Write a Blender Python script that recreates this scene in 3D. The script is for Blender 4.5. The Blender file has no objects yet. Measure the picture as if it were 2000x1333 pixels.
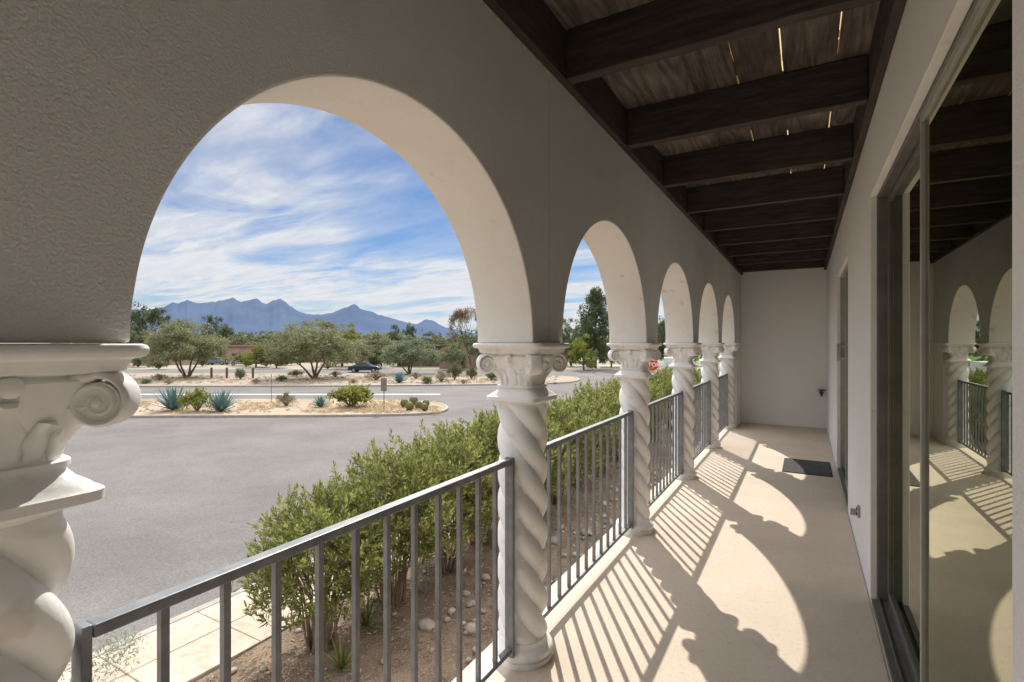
import bpy, bmesh, math, random
from math import sin, cos, pi, radians, sqrt
from mathutils import Vector, Matrix, noise
random.seed(7)
COL = bpy.context.scene.collection
TH = radians(29.77); SN, CS = sin(TH), cos(TH)
EYE = 1.49; GZ = -2.75

def dp(px, d):
    r = (px-1000)/1000*d
    return (-SN*d+CS*r, CS*d+SN*r)
def gp(px, py, z=GZ):
    return dp(px, 1000*(EYE-z)/(py-670))

# ---------------------------------------------------------------- materials
def new_mat(name):
    m = bpy.data.materials.new(name); m.use_nodes = True
    return m, m.node_tree.nodes, m.node_tree.links, m.node_tree.nodes['Principled BSDF']
def N(nodes, t, **kw):
    n = nodes.new(t)
    for k, v in kw.items():
        if k in n.inputs: n.inputs[k].default_value = v
        else: setattr(n, k, v)
    return n
def c4(c): return (c[0], c[1], c[2], 1)
def pm(name, c1, c2, scale=3, rough=.8, bump=.0, bscale=60, coords='Position', stretch=(1,1,1), metal=0, lo=.35, hi=.65, c3=None, s3=30, f3=.5, bdist=.01, spec=.3, lo3=.5, hi3=.68):
    m, nd, lk, b = new_mat(name)
    if coords == 'Position':
        g = nd.new('ShaderNodeNewGeometry'); src = g.outputs['Position']
    else:
        g = nd.new('ShaderNodeTexCoord'); src = g.outputs['Object']
    mp = nd.new('ShaderNodeMapping'); mp.inputs['Scale'].default_value = stretch
    lk.new(src, mp.inputs['Vector'])
    n = N(nd, 'ShaderNodeTexNoise', Scale=scale, Detail=4.0, Roughness=.6)
    lk.new(mp.outputs[0], n.inputs['Vector'])
    r = nd.new('ShaderNodeMapRange'); r.inputs[1].default_value = lo; r.inputs[2].default_value = hi
    lk.new(n.outputs[0], r.inputs[0])
    mx = nd.new('ShaderNodeMix'); mx.data_type = 'RGBA'
    mx.inputs[6].default_value = c4(c1); mx.inputs[7].default_value = c4(c2)
    lk.new(r.outputs[0], mx.inputs[0]); out = mx.outputs[2]
    if c3:
        n3 = N(nd, 'ShaderNodeTexNoise', Scale=s3, Detail=3.0)
        lk.new(mp.outputs[0], n3.inputs['Vector'])
        r3 = nd.new('ShaderNodeMapRange'); r3.inputs[1].default_value = lo3; r3.inputs[2].default_value = hi3; r3.inputs[4].default_value = f3
        lk.new(n3.outputs[0], r3.inputs[0])
        m3 = nd.new('ShaderNodeMix'); m3.data_type = 'RGBA'; m3.inputs[7].default_value = c4(c3)
        lk.new(r3.outputs[0], m3.inputs[0]); lk.new(out, m3.inputs[6]); out = m3.outputs[2]
    lk.new(out, b.inputs['Base Color'])
    b.inputs['Roughness'].default_value = rough; b.inputs['Metallic'].default_value = metal
    b.inputs['Specular IOR Level'].default_value = spec
    if bump:
        nb = N(nd, 'ShaderNodeTexNoise', Scale=bscale, Detail=2.0)
        lk.new(mp.outputs[0], nb.inputs['Vector'])
        bp = nd.new('ShaderNodeBump'); bp.inputs['Strength'].default_value = bump; bp.inputs['Distance'].default_value = bdist
        lk.new(nb.outputs[0], bp.inputs['Height']); lk.new(bp.outputs[0], b.inputs['Normal'])
    return m
def leafmat(name, cols, trans=.35, rough=.6):
    m, nd, lk, b = new_mat(name)
    g = nd.new('ShaderNodeNewGeometry')
    cr = nd.new('ShaderNodeValToRGB'); e = cr.color_ramp.elements
    e[0].color = c4(cols[0]); e[1].color = c4(cols[-1])
    for i, c in enumerate(cols[1:-1]):
        x = e.new((i+1)/(len(cols)-1)); x.color = c4(c)
    lk.new(g.outputs['Random Per Island'], cr.inputs[0])
    lk.new(cr.outputs[0], b.inputs['Base Color']); b.inputs['Roughness'].default_value = rough
    b.inputs['Specular IOR Level'].default_value = .25
    if trans:
        t = nd.new('ShaderNodeBsdfTranslucent'); lk.new(cr.outputs[0], t.inputs[0])
        ms = nd.new('ShaderNodeMixShader'); ms.inputs[0].default_value = trans
        lk.new(b.outputs[0], ms.inputs[1]); lk.new(t.outputs[0], ms.inputs[2])
        lk.new(ms.outputs[0], nd['Material Output'].inputs[0])
    return m

M = {}
M['stucco'] = pm('stucco_taupe', (.70,.69,.655), (.75,.74,.705), 1.3, .9, .75, 170, bdist=.0045, c3=(.62,.60,.56), s3=2.5, f3=.4)
M['white'] = pm('cream_plaster', (.88,.86,.81), (.84,.81,.75), 4, .75, .35, 55, bdist=.004, c3=(.60,.50,.36), s3=9, f3=.5, lo3=.64, hi3=.72)
M['colpaint'] = pm('column_paint', (.91,.90,.865), (.87,.85,.81), 6, .55, .3, 60, coords='Object', bdist=.003, c3=(.60,.54,.45), s3=12, f3=.4, lo3=.60, hi3=.72)
M['housewall'] = pm('house_plaster', (.88,.87,.84), (.85,.835,.80), 1.2, .85, .6, 110, bdist=.005)
M['endwall'] = pm('end_plaster', (.90,.885,.845), (.87,.85,.81), .8, .85, .4, 100, bdist=.004)
M['floor'] = pm('painted_concrete', (.745,.62,.49), (.68,.56,.44), 2.2, .88, .8, 170, bdist=.005, c3=(.50,.40,.30), s3=45, f3=.5, lo3=.55, hi3=.75)
M['beam'] = pm('dark_beam_wood', (.046,.036,.030), (.078,.062,.052), 3, .75, .5, 12, stretch=(1,9,9), bdist=.005, c3=(.14,.12,.10), s3=4, f3=.35)
M['ledger'] = pm('dark_ledger_wood', (.046,.036,.030), (.074,.059,.05), 3, .75, .5, 12, stretch=(9,1,9), bdist=.005, c3=(.14,.12,.10), s3=4, f3=.3)
M['rawwood'] = pm('raw_wood', (.80,.66,.42), (.7,.55,.33), 4, .8)
M['metal'] = pm('grey_painted_metal', (.18,.185,.19), (.26,.265,.265), 9, .45, .15, 60, metal=.2, c3=(.13,.12,.11), s3=25, f3=.35, bdist=.002, spec=.5)
M['alu'] = pm('door_aluminium', (.42,.41,.38), (.36,.35,.32), 8, .4, metal=.2)
M['bronze'] = pm('dark_bronze_frame', (.15,.14,.125), (.20,.19,.17), 8, .4, metal=.3)
M['brass'] = pm('aged_brass', (.25,.16,.07), (.12,.08,.04), 30, .4, metal=.8)
M['mat'] = pm('rubber_mat', (.10,.10,.095), (.17,.165,.16), 40, .9, .8, 200)
M['dark'] = pm('dark_rubber', (.03,.03,.03), (.04,.04,.04), 5, .7)
M['crack'] = pm('hairline_crack', (.30,.27,.23), (.36,.33,.29), 5, .9)
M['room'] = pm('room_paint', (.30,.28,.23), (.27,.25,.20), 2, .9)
M['kerb'] = pm('kerb_concrete', (.38,.34,.29), (.29,.26,.215), 3, .9, .4, 40)
M['walk'] = pm('sidewalk_concrete', (.56,.46,.35), (.44,.36,.28), 1.3, .9, .4, 60, c3=(.33,.26,.19), s3=7, f3=.5)
M['gravel'] = pm('desert_gravel', (.31,.25,.19), (.22,.175,.13), .35, .95, .8, 6, c3=(.42,.35,.27), s3=3, f3=.6, bdist=.05)
M['straw'] = pm('dry_straw_ground', (.37,.275,.175), (.26,.20,.145), .6, .95, .8, 8, c3=(.47,.37,.24), s3=4, f3=.7, bdist=.05)
M['mulch'] = pm('mulch_soil', (.12,.08,.055), (.26,.18,.12), 2.0, .95, 1, 30, c3=(.40,.29,.20), s3=45, f3=.7, bdist=.03)
M['paint'] = pm('road_paint', (.62,.61,.58), (.48,.47,.45), 5, .8)
M['rock'] = pm('pale_stone', (.42,.35,.29), (.26,.22,.18), 8, .9, .4, 20)
M['bark'] = pm('bark', (.16,.12,.085), (.09,.065,.045), 8, .9, .5, 20, coords='Object')
M['greenbark'] = pm('green_bark', (.22,.20,.11), (.14,.12,.07), 4, .9, coords='Object')
M['stem'] = pm('shrub_stem', (.24,.18,.12), (.14,.10,.07), 12, .9, coords='Object')
M['lawn'] = pm('lawn', (.10,.22,.04), (.07,.16,.03), .5, .9)
M['oleander'] = leafmat('oleander_leaf', [(.10,.13,.035), (.19,.225,.06), (.30,.32,.09), (.44,.42,.15)], .42, .45)
M['palo'] = leafmat('palo_verde_leaf', [(.15,.165,.075), (.23,.24,.12), (.31,.315,.17)], .35)
M['pale'] = leafmat('pale_leaf', [(.14,.17,.09), (.22,.25,.15), (.28,.30,.19)], .3)
M['darkleaf'] = leafmat('dark_leaf', [(.065,.085,.04), (.115,.14,.065), (.16,.18,.09)], .3)
M['midleaf'] = leafmat('mid_leaf', [(.10,.12,.055), (.16,.175,.08), (.22,.225,.11)], .3)
M['yelleaf'] = leafmat('yellow_green_leaf', [(.14,.16,.03), (.23,.25,.045), (.32,.31,.07)], .35)
M['redleaf'] = leafmat('russet_twigs', [(.16,.11,.07), (.24,.17,.11), (.28,.20,.14)], .2)
M['dryleaf'] = leafmat('dry_leaf', [(.22,.18,.11), (.31,.25,.16), (.38,.31,.20)], .2)
M['straws'] = leafmat('straw_blade', [(.36,.27,.15), (.48,.37,.21), (.57,.45,.27)], .3)
M['agave'] = leafmat('agave_leaf', [(.12,.19,.17), (.18,.28,.26), (.24,.35,.33)], .05, .5)
M['cactus'] = leafmat('cactus_skin', [(.10,.11,.04), (.16,.15,.06)], 0)
M['greyplant'] = leafmat('grey_leaf', [(.22,.25,.18), (.34,.36,.28)], .2)

def plankmat():
    m, nd, lk, b = new_mat('dark_plank_wood')
    g = nd.new('ShaderNodeNewGeometry')
    sh = nd.new('ShaderNodeVectorMath'); sh.operation = 'MULTIPLY_ADD'
    cbi = nd.new('ShaderNodeCombineXYZ'); lk.new(g.outputs['Random Per Island'], cbi.inputs[0]); lk.new(g.outputs['Random Per Island'], cbi.inputs[1])
    lk.new(cbi.outputs[0], sh.inputs[0]); sh.inputs[1].default_value = (3,17,0); lk.new(g.outputs['Position'], sh.inputs[2])
    def noi(st, sc_, det, dist=0):
        mp = nd.new('ShaderNodeMapping'); mp.inputs['Scale'].default_value = st; lk.new(sh.outputs[0], mp.inputs[0])
        n = N(nd, 'ShaderNodeTexNoise', Scale=sc_, Detail=det, Distortion=dist); lk.new(mp.outputs[0], n.inputs['Vector']); return n.outputs[0]
    base = noi((3.2,.45,1), 1.6, 1.5)
    ml = nd.new('ShaderNodeMath'); ml.operation = 'MULTIPLY'; ml.inputs[1].default_value = 60; lk.new(base, ml.inputs[0])
    sn = nd.new('ShaderNodeMath'); sn.operation = 'SINE'; lk.new(ml.outputs[0], sn.inputs[0])
    gr = nd.new('ShaderNodeMapRange'); gr.inputs[1].default_value = -1; gr.inputs[2].default_value = 1; gr.inputs[3].default_value = .74; gr.inputs[4].default_value = 1.15; lk.new(sn.outputs[0], gr.inputs[0])
    fine = noi((26,1.2,1), 4, 2)
    fr = nd.new('ShaderNodeMapRange'); fr.inputs[1].default_value = .3; fr.inputs[2].default_value = .7; fr.inputs[3].default_value = .75; fr.inputs[4].default_value = 1.25; lk.new(fine, fr.inputs[0])
    stain = noi((1,.8,1), 3.2, 4)
    sr = nd.new('ShaderNodeMapRange'); sr.inputs[1].default_value = .35; sr.inputs[2].default_value = .62; sr.inputs[3].default_value = .6; sr.inputs[4].default_value = 1.15; lk.new(stain, sr.inputs[0])
    vo = nd.new('ShaderNodeTexVoronoi'); vo.inputs['Scale'].default_value = 2.6; lk.new(sh.outputs[0], vo.inputs['Vector'])
    kr = nd.new('ShaderNodeMapRange'); kr.inputs[1].default_value = .04; kr.inputs[2].default_value = .10; kr.inputs[3].default_value = .3; kr.inputs[4].default_value = 1; lk.new(vo.outputs['Distance'], kr.inputs[0])
    tone = nd.new('ShaderNodeMapRange'); tone.inputs[3].default_value = .75; tone.inputs[4].default_value = 1.3; lk.new(g.outputs['Random Per Island'], tone.inputs[0])
    cur = None
    for q in (gr, fr, sr, kr, tone):
        if cur is None: cur = q.outputs[0]; continue
        mm = nd.new('ShaderNodeMath'); mm.operation = 'MULTIPLY'; lk.new(cur, mm.inputs[0]); lk.new(q.outputs[0], mm.inputs[1]); cur = mm.outputs[0]
    s2 = nd.new('ShaderNodeVectorMath'); s2.operation = 'SCALE'; s2.inputs[0].default_value = (.155,.130,.110); lk.new(cur, s2.inputs['Scale'])
    lk.new(s2.outputs[0], b.inputs['Base Color']); b.inputs['Roughness'].default_value = .85; b.inputs['Specular IOR Level'].default_value = .15
    bp = nd.new('ShaderNodeBump'); bp.inputs['Strength'].default_value = .6; bp.inputs['Distance'].default_value = .004; lk.new(fine, bp.inputs['Height']); lk.new(bp.outputs[0], b.inputs['Normal'])
    return m
M['plank'] = plankmat()
def asphalt():
    m, nd, lk, b = new_mat('asphalt')
    g = nd.new('ShaderNodeNewGeometry')
    n = N(nd, 'ShaderNodeTexNoise', Scale=.3, Detail=6.0, Roughness=.65); lk.new(g.outputs['Position'], n.inputs['Vector'])
    mx = nd.new('ShaderNodeMix'); mx.data_type = 'RGBA'
    mx.inputs[6].default_value = (.135,.124,.114,1); mx.inputs[7].default_value = (.175,.162,.149,1)
    r = nd.new('ShaderNodeMapRange'); r.inputs[1].default_value = .35; r.inputs[2].default_value = .65
    lk.new(n.outputs[0], r.inputs[0]); lk.new(r.outputs[0], mx.inputs[0])
    f = N(nd, 'ShaderNodeTexNoise', Scale=30.0, Detail=3.0); lk.new(g.outputs['Position'], f.inputs['Vector'])
    fr = nd.new('ShaderNodeMapRange'); fr.inputs[1].default_value = .3; fr.inputs[2].default_value = .7; fr.inputs[3].default_value = .78; fr.inputs[4].default_value = 1.22
    lk.new(f.outputs[0], fr.inputs[0])
    m2 = nd.new('ShaderNodeVectorMath'); m2.operation = 'SCALE'; lk.new(mx.outputs[2], m2.inputs[0]); lk.new(fr.outputs[0], m2.inputs['Scale'])
    d = N(nd, 'ShaderNodeTexNoise', Scale=.6, Detail=4.0); lk.new(g.outputs['Position'], d.inputs['Vector'])
    ad = nd.new('ShaderNodeVectorMath'); ad.operation = 'MULTIPLY_ADD'; ad.inputs[1].default_value = (2.5,2.5,0)
    lk.new(d.outputs['Color'], ad.inputs[0]); lk.new(g.outputs['Position'], ad.inputs[2])
    v = nd.new('ShaderNodeTexVoronoi'); v.feature = 'DISTANCE_TO_EDGE'; v.inputs['Scale'].default_value = .10
    lk.new(ad.outputs[0], v.inputs['Vector'])
    cr = nd.new('ShaderNodeMapRange'); cr.inputs[1].default_value = .0004; cr.inputs[2].default_value = .0018; cr.inputs[3].default_value = .78; cr.inputs[4].default_value = 1
    lk.new(v.outputs['Distance'], cr.inputs[0])
    m3 = nd.new('ShaderNodeVectorMath'); m3.operation = 'SCALE'; lk.new(m2.outputs[0], m3.inputs[0]); lk.new(cr.outputs[0], m3.inputs['Scale'])
    lk.new(m3.outputs[0], b.inputs['Base Color']); b.inputs['Roughness'].default_value = .9; b.inputs['Specular IOR Level'].default_value = .12
    bp = nd.new('ShaderNodeBump'); bp.inputs['Strength'].default_value = .5; bp.inputs['Distance'].default_value = .01
    lk.new(f.outputs[0], bp.inputs['Height']); lk.new(bp.outputs[0], b.inputs['Normal'])
    return m
M['asphalt'] = asphalt()
def desert():
    m, nd, lk, b = new_mat('desert_ground')
    g = nd.new('ShaderNodeNewGeometry')
    n = N(nd, 'ShaderNodeTexNoise', Scale=.03, Detail=7.0, Roughness=.7); lk.new(g.outputs['Position'], n.inputs['Vector'])
    cr = nd.new('ShaderNodeValToRGB'); e = cr.color_ramp.elements
    e[0].position = .40; e[0].color = (.12,.13,.06,1); e[1].position = .58; e[1].color = (.30,.245,.18,1)
    x = e.new(.49); x.color = (.23,.19,.13,1)
    lk.new(n.outputs[0], cr.inputs[0]); lk.new(cr.outputs[0], b.inputs['Base Color']); b.inputs['Roughness'].default_value = .95
    return m
M['desert'] = desert()
def glass():
    m, nd, lk, b = new_mat('tinted_door_glass')
    nd.remove(b)
    fr = nd.new('ShaderNodeFresnel'); fr.inputs[0].default_value = 2.0
    mr = nd.new('ShaderNodeMapRange'); mr.inputs[1].default_value = .1; mr.inputs[2].default_value = .5; mr.inputs[3].default_value = .12; mr.inputs[4].default_value = .74
    lk.new(fr.outputs[0], mr.inputs[0])
    t = nd.new('ShaderNodeBsdfTransparent'); t.inputs[0].default_value = (.26,.29,.23,1)
    gl = nd.new('ShaderNodeBsdfGlossy'); gl.inputs[0].default_value = (.88,.90,.74,1); gl.inputs['Roughness'].default_value = .005
    ms = nd.new('ShaderNodeMixShader'); lk.new(mr.outputs[0], ms.inputs[0]); lk.new(t.outputs[0], ms.inputs[1]); lk.new(gl.outputs[0], ms.inputs[2])
    lk.new(ms.outputs[0], nd['Material Output'].inputs[0])
    return m
M['glass'] = glass()
def sheetm():
    m, nd, lk, b = new_mat('translucent_glow_sheet'); nd.remove(b)  # material of the added glow sheet behind the plank gaps
    t = nd.new('ShaderNodeBsdfTranslucent'); t.inputs[0].default_value = (.78,.58,.30,1)
    d = nd.new('ShaderNodeBsdfDiffuse'); d.inputs[0].default_value = (.6,.5,.35,1)
    ms = nd.new('ShaderNodeMixShader'); ms.inputs[0].default_value = .5; lk.new(d.outputs[0], ms.inputs[1]); lk.new(t.outputs[0], ms.inputs[2])
    lk.new(ms.outputs[0], nd['Material Output'].inputs[0]); return m
M['sheet'] = sheetm()
def mountain():
    m, nd, lk, b = new_mat('hazy_mountain')
    g = nd.new('ShaderNodeNewGeometry')
    n = N(nd, 'ShaderNodeTexNoise', Scale=.0010, Detail=5.0, Roughness=.6); lk.new(g.outputs['Position'], n.inputs['Vector'])
    r = nd.new('ShaderNodeMapRange'); r.inputs[1].default_value = .4; r.inputs[2].default_value = .62; lk.new(n.outputs[0], r.inputs[0])
    mx = nd.new('ShaderNodeMix'); mx.data_type = 'RGBA'
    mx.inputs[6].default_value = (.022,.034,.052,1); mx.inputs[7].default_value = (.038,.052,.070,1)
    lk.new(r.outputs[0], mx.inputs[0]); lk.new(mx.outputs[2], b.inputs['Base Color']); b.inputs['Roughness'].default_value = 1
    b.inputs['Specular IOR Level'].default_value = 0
    b.inputs['Emission Color'].default_value = (.165,.225,.37,1); b.inputs['Emission Strength'].default_value = .82  # blue distance haze painted on by colour and a faint glow
    return m
M['mountain'] = mountain()

# ---------------------------------------------------------------- mesh helpers
class MB:
    def __init__(s): s.v = []; s.f = []; s.m = []
    def face(s, idx, mi=0): s.f.append(tuple(idx)); s.m.append(mi)
    def box(s, x0, x1, y0, y1, z0, z1, mi=0, mx=None):
        b = len(s.v)
        pts = [(x0,y0,z0),(x1,y0,z0),(x1,y1,z0),(x0,y1,z0),(x0,y0,z1),(x1,y0,z1),(x1,y1,z1),(x0,y1,z1)]
        if mx is not None: pts = [tuple(mx @ Vector(p)) for p in pts]
        s.v += pts
        for q in ((0,3,2,1),(4,5,6,7),(0,1,5,4),(1,2,6,5),(2,3,7,6),(3,0,4,7)): s.face([b+i for i in q], mi)
        return s
    def tube(s, pts, rad, n=8, mi=0, cap=True):
        pts = [Vector(p) for p in pts]; b = len(s.v)
        if not hasattr(rad, '__len__'): rad = [rad]*len(pts)
        for i, p in enumerate(pts):
            d = (pts[min(i+1,len(pts)-1)]-pts[max(i-1,0)])
            if d.length < 1e-9: d = Vector((0,0,1))
            d.normalize()
            a = d.cross(Vector((0,0,1)) if abs(d.z) < .9 else Vector((1,0,0))).normalized(); c = d.cross(a)
            for k in range(n):
                t = 2*pi*k/n; s.v.append(tuple(p+(a*cos(t)+c*sin(t))*rad[i]))
        for i in range(len(pts)-1):
            for k in range(n):
                s.face((b+i*n+k, b+i*n+(k+1)%n, b+(i+1)*n+(k+1)%n, b+(i+1)*n+k), mi)
        if cap:
            s.face([b+k for k in range(n)][::-1], mi); s.face([b+(len(pts)-1)*n+k for k in range(n)], mi)
        return s
    def rings(s, rings, mi=0, cap=True, closed=True):
        b = len(s.v); n = len(rings[0])
        for r in rings: s.v += [tuple(p) for p in r]
        for i in range(len(rings)-1):
            for k in range(n if closed else n-1):
                s.face((b+i*n+k, b+i*n+(k+1)%n, b+(i+1)*n+(k+1)%n, b+(i+1)*n+k), mi)
        if cap:
            s.face([b+k for k in range(n)][::-1], mi); s.face([b+(len(rings)-1)*n+k for k in range(n)], mi)
        return s
    def poly(s, pts, z, mi=0):
        b = len(s.v); s.v += [(p[0],p[1],z) for p in pts]; s.face(range(b, b+len(pts)), mi); return s
    def sphere(s, c, r, nu=10, nv=7, sc=(1,1,1), mi=0, jit=0):
        rr = []
        for j in range(nv+1):
            t = pi*j/nv
            rr.append([(c[0]+r*sc[0]*max(sin(t),.02)*cos(2*pi*k/nu)*(1+random.uniform(-jit,jit)), c[1]+r*sc[1]*max(sin(t),.02)*sin(2*pi*k/nu)*(1+random.uniform(-jit,jit)), c[2]-r*sc[2]*cos(t)) for k in range(nu)])
        return s.rings(rr, mi)
    def build(s, name, mats, parent=None, smooth=False, bevel=0, seg=2, merge=False, loc=None, recalc=True, angle=40):
        me = bpy.data.meshes.new(name); me.from_pydata(s.v, [], s.f)
        if not isinstance(mats, (list,tuple)): mats = [mats]
        for m in mats: me.materials.append(m)
        me.polygons.foreach_set('material_index', s.m)
        if merge or recalc:
            bm = bmesh.new(); bm.from_mesh(me)
            if merge: bmesh.ops.remove_doubles(bm, verts=bm.verts, dist=1e-4)
            if recalc: bmesh.ops.recalc_face_normals(bm, faces=bm.faces)
            bm.to_mesh(me); bm.free()
        if smooth:
            me.polygons.foreach_set('use_smooth', [True]*len(me.polygons))
            if smooth != 'all':
                try: me.set_sharp_from_angle(angle=radians(angle))
                except Exception: pass
        o = bpy.data.objects.new(name, me); COL.objects.link(o)
        if parent: o.parent = parent
        if loc: o.location = loc
        if bevel:
            bv = o.modifiers.new('bevel', 'BEVEL'); bv.width = bevel; bv.segments = seg; bv.limit_method = 'ANGLE'; bv.angle_limit = radians(50)
        return o
def tag(o, label=None, cat=None, group=None, kind=None):
    if label: o['label'] = label
    if cat: o['category'] = cat
    if group: o['group'] = group
    if kind: o['kind'] = kind
    return o
def struct(o): o['kind'] = 'structure'; return o
def thing(name, label, cat, loc=(0,0,0), rz=0, group=None):
    o = bpy.data.objects.new(name, None); COL.objects.link(o); o.empty_display_size = .1
    o.location = loc; o.rotation_euler = (0,0,rz)
    return tag(o, label, cat, group)
def copy_tree(o, parent=None):
    c = o.copy(); COL.objects.link(c); c.parent = parent
    for ch in [x for x in bpy.data.objects if x.parent == o]: copy_tree(ch, c)
    return c
def place(proto, used, loc, rz, sc, label, cat, group):
    o = proto if not used else copy_tree(proto)
    o.location = loc; o.rotation_euler = (0,0,rz); o.scale = sc
    tag(o, label, cat, group); return o

# ---------------------------------------------------------------- balcony shell
XI, XO = -1.04, -1.335       # arcade wall inner and outer faces
XC = -1.18                   # column axis
XW = .33                     # house wall face
YE = 10.45; YB = -3.4
R = .775; RISE = .745; SP = 1.87; Y2 = 2.165
colY = [Y2+SP*(k-2) for k in range(0,7)]
CEIL = EYE+1.27; DECK = EYE+1.51

m = MB(); m.box(XO-.02, XW, YB, YE, -.28, 0)
struct(m.build('balcony_floor', M['floor'], bevel=.01))

m = MB(); top = DECK+.06
def quad(pts, mi): 
    b = len(m.v); m.v.extend(pts); m.face(range(b,b+len(pts)), mi)
def pier(y0, y1, zb=EYE):
    quad([(XI,y0,zb),(XI,y1,zb),(XI,y1,top),(XI,y0,top)], 0)
    quad([(XO,y0,zb),(XO,y0,top),(XO,y1,top),(XO,y1,zb)], 0)
    quad([(XI,y0,zb),(XO,y0,zb),(XO,y1,zb),(XI,y1,zb)], 1)
pier(YB, colY[0]+SP/2-R)
for k in range(0,6):
    yc = (colY[k]+colY[k+1])/2
    n = 96; a = [(yc-R*cos(pi*i/n), EYE+RISE*sin(pi*i/n)) for i in range(n+1)]
    for i in range(n):
        (y0,z0),(y1,z1) = a[i], a[i+1]
        quad([(XI,y0,z0),(XI,y1,z1),(XI,y1,top),(XI,y0,top)], 0)
        quad([(XO,y0,z0),(XO,y0,top),(XO,y1,top),(XO,y1,z1)], 0)
        quad([(XI,y0,z0),(XO,y0,z0),(XO,y1,z1),(XI,y1,z1)], 1)
    pier(yc+R, (yc+SP-R) if k < 5 else YE)
arc = m.build('arcade_wall', [M['stucco'], M['white']], merge=True, bevel=.007)
tag(arc, 'taupe stucco arcade wall with a row of round arches and cream soffits', 'wall')
m = MB(); m.box(XO+.004, XI-.002, colY[6]+.165, YE, 0, EYE-.001)
m.box(XO+.004, XI-.002, YB, colY[0]-.17, 0, EYE-.001)
m.build('lower_pier', M['white'], arc)
m = MB(); prev = None
for i in range(22):
    z = EYE+.02+i*(1.22/21); yy = Y2+.002+.0012*noise.noise(Vector((z*9,0,1)))
    if i: 
        b = len(m.v); m.v += [(XI+.0008,prev[0]-.0013,prev[1]),(XI+.0008,prev[0]+.0013,prev[1]),(XI+.0008,yy+.0013,z),(XI+.0008,yy-.0013,z)]; m.face((b,b+1,b+2,b+3))
    prev = (yy,z)
m.build('hairline_crack', M['crack'], arc)
m = MB(); random.seed(31); y = 1.2
while y < 4.6:
    l = random.uniform(.01,.05); h = random.uniform(.003,.014)
    b = len(m.v); z = CEIL-.003; m.v += [(XI+.0012,y,z),(XI+.0012,y+l,z),(XI+.0012,y+l*.7,z-h),(XI+.0012,y+l*.25,z-h*.8)]; m.face((b,b+1,b+2,b+3)); y += l+random.uniform(0,.05)
m.build('paint_flakes', M['colpaint'], arc)

m = MB()
m.box(XO-.02, XW+.3, YE, YE+.25, -.28, top)
tag(m.build('end_wall', M['endwall']), 'plain cream end wall closing the far end of the balcony', 'wall')
m = MB(); m.box(XO-.02, XW+.3, YB-.25, YB, -.28, top)
tag(m.build('back_wall', M['endwall']), 'plain cream wall at the balcony end behind the viewer', 'wall')

D1 = (1.27, 3.61, EYE+.87); D2 = (5.40, 7.12, EYE+.80)
m = MB(); W = .22
for y0, y1 in ((YB,D1[0]),(D1[1],D2[0]),(D2[1],YE)): m.box(XW, XW+W, y0, y1, -.28, top)
for d in (D1,D2):
    m.box(XW, XW+W, d[0], d[1], d[2], top); m.box(XW, XW+W, d[0], d[1], -.28, 0.0)
tag(m.build('house_wall', M['housewall'], merge=True), 'long off-white stucco house wall with two sliding door openings', 'wall')
m = MB(); m.box(XO+.06, XO+.25, YB, YE+.25, GZ-.05, -.28)
tag(m.build('lower_storey_wall', M['housewall']), 'stucco wall of the lower storey under the balcony', 'wall')

m = MB(); x0, x1, y0, y1, z0, z1 = XW+W, 4.2, -1.5, 9.5, .0, 2.7
b = len(m.v); m.v += [(x0,y0,z0),(x1,y0,z0),(x1,y1,z0),(x0,y1,z0),(x0,y0,z1),(x1,y0,z1),(x1,y1,z1),(x0,y1,z1)]
for q in ((0,1,2,3),(4,7,6,5),(0,4,5,1),(1,5,6,2),(2,6,7,3)): m.face([b+i for i in q])
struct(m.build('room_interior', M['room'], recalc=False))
m = MB()
for cx, cy0, cy1 in ((.60,3.0,3.62),):
    n = 60; pts = [(cx+.02*sin(i*1.3), cy0+(cy1-cy0)*i/n) for i in range(n+1)]
    for i in range(n):
        b = len(m.v); (xa,ya),(xb,yb) = pts[i], pts[i+1]
        m.v += [(xa,ya,.02),(xb,yb,.02),(xb,yb,2.33),(xa,ya,2.33)]; m.face((b,b+1,b+2,b+3))
tag(m.build('curtain', pm('curtain_cloth',(.55,.47,.35),(.5,.42,.3),3,.9), smooth='all'), 'beige curtain gathered behind the near sliding door', 'curtain')

# ---------------------------------------------------------------- ceiling
ceil = thing('timber_ceiling', 'dark brown timber balcony ceiling of joists and gapped planks', 'ceiling', (0,0,CEIL))
def lz(z): return z-CEIL
edges = [(XI,-.805),(-.797,-.574),(-.566,-.340),(-.332,-.112),(-.104,.144),(.151,XW)]
m = MB(); random.seed(17)
for j, (x0,x1) in enumerate(edges):
    y = YB; k = 0
    while y < YE:
        y2 = min(YE, y+random.choice((2.91,3.88,1.94)) if k else -.61+.97*(j%2)); 
        b = len(m.f); m.box(x0, x1, y+.001, y2-.001, lz(DECK)+.003*((j+k)%2), lz(DECK)+.038)
        m.m[b+3] = 1; m.m[b+5] = 1
        y = y2; k += 1
for gx0, gx1 in ((-.805,-.797),(-.574,-.566)): m.box(gx0+.0003, gx1-.0003, YB, YE, lz(DECK)+.014, lz(DECK)+.034)
m.build('deck_planks', [M['plank'], M['rawwood']], ceil)
m = MB(); random.seed(2)
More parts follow.
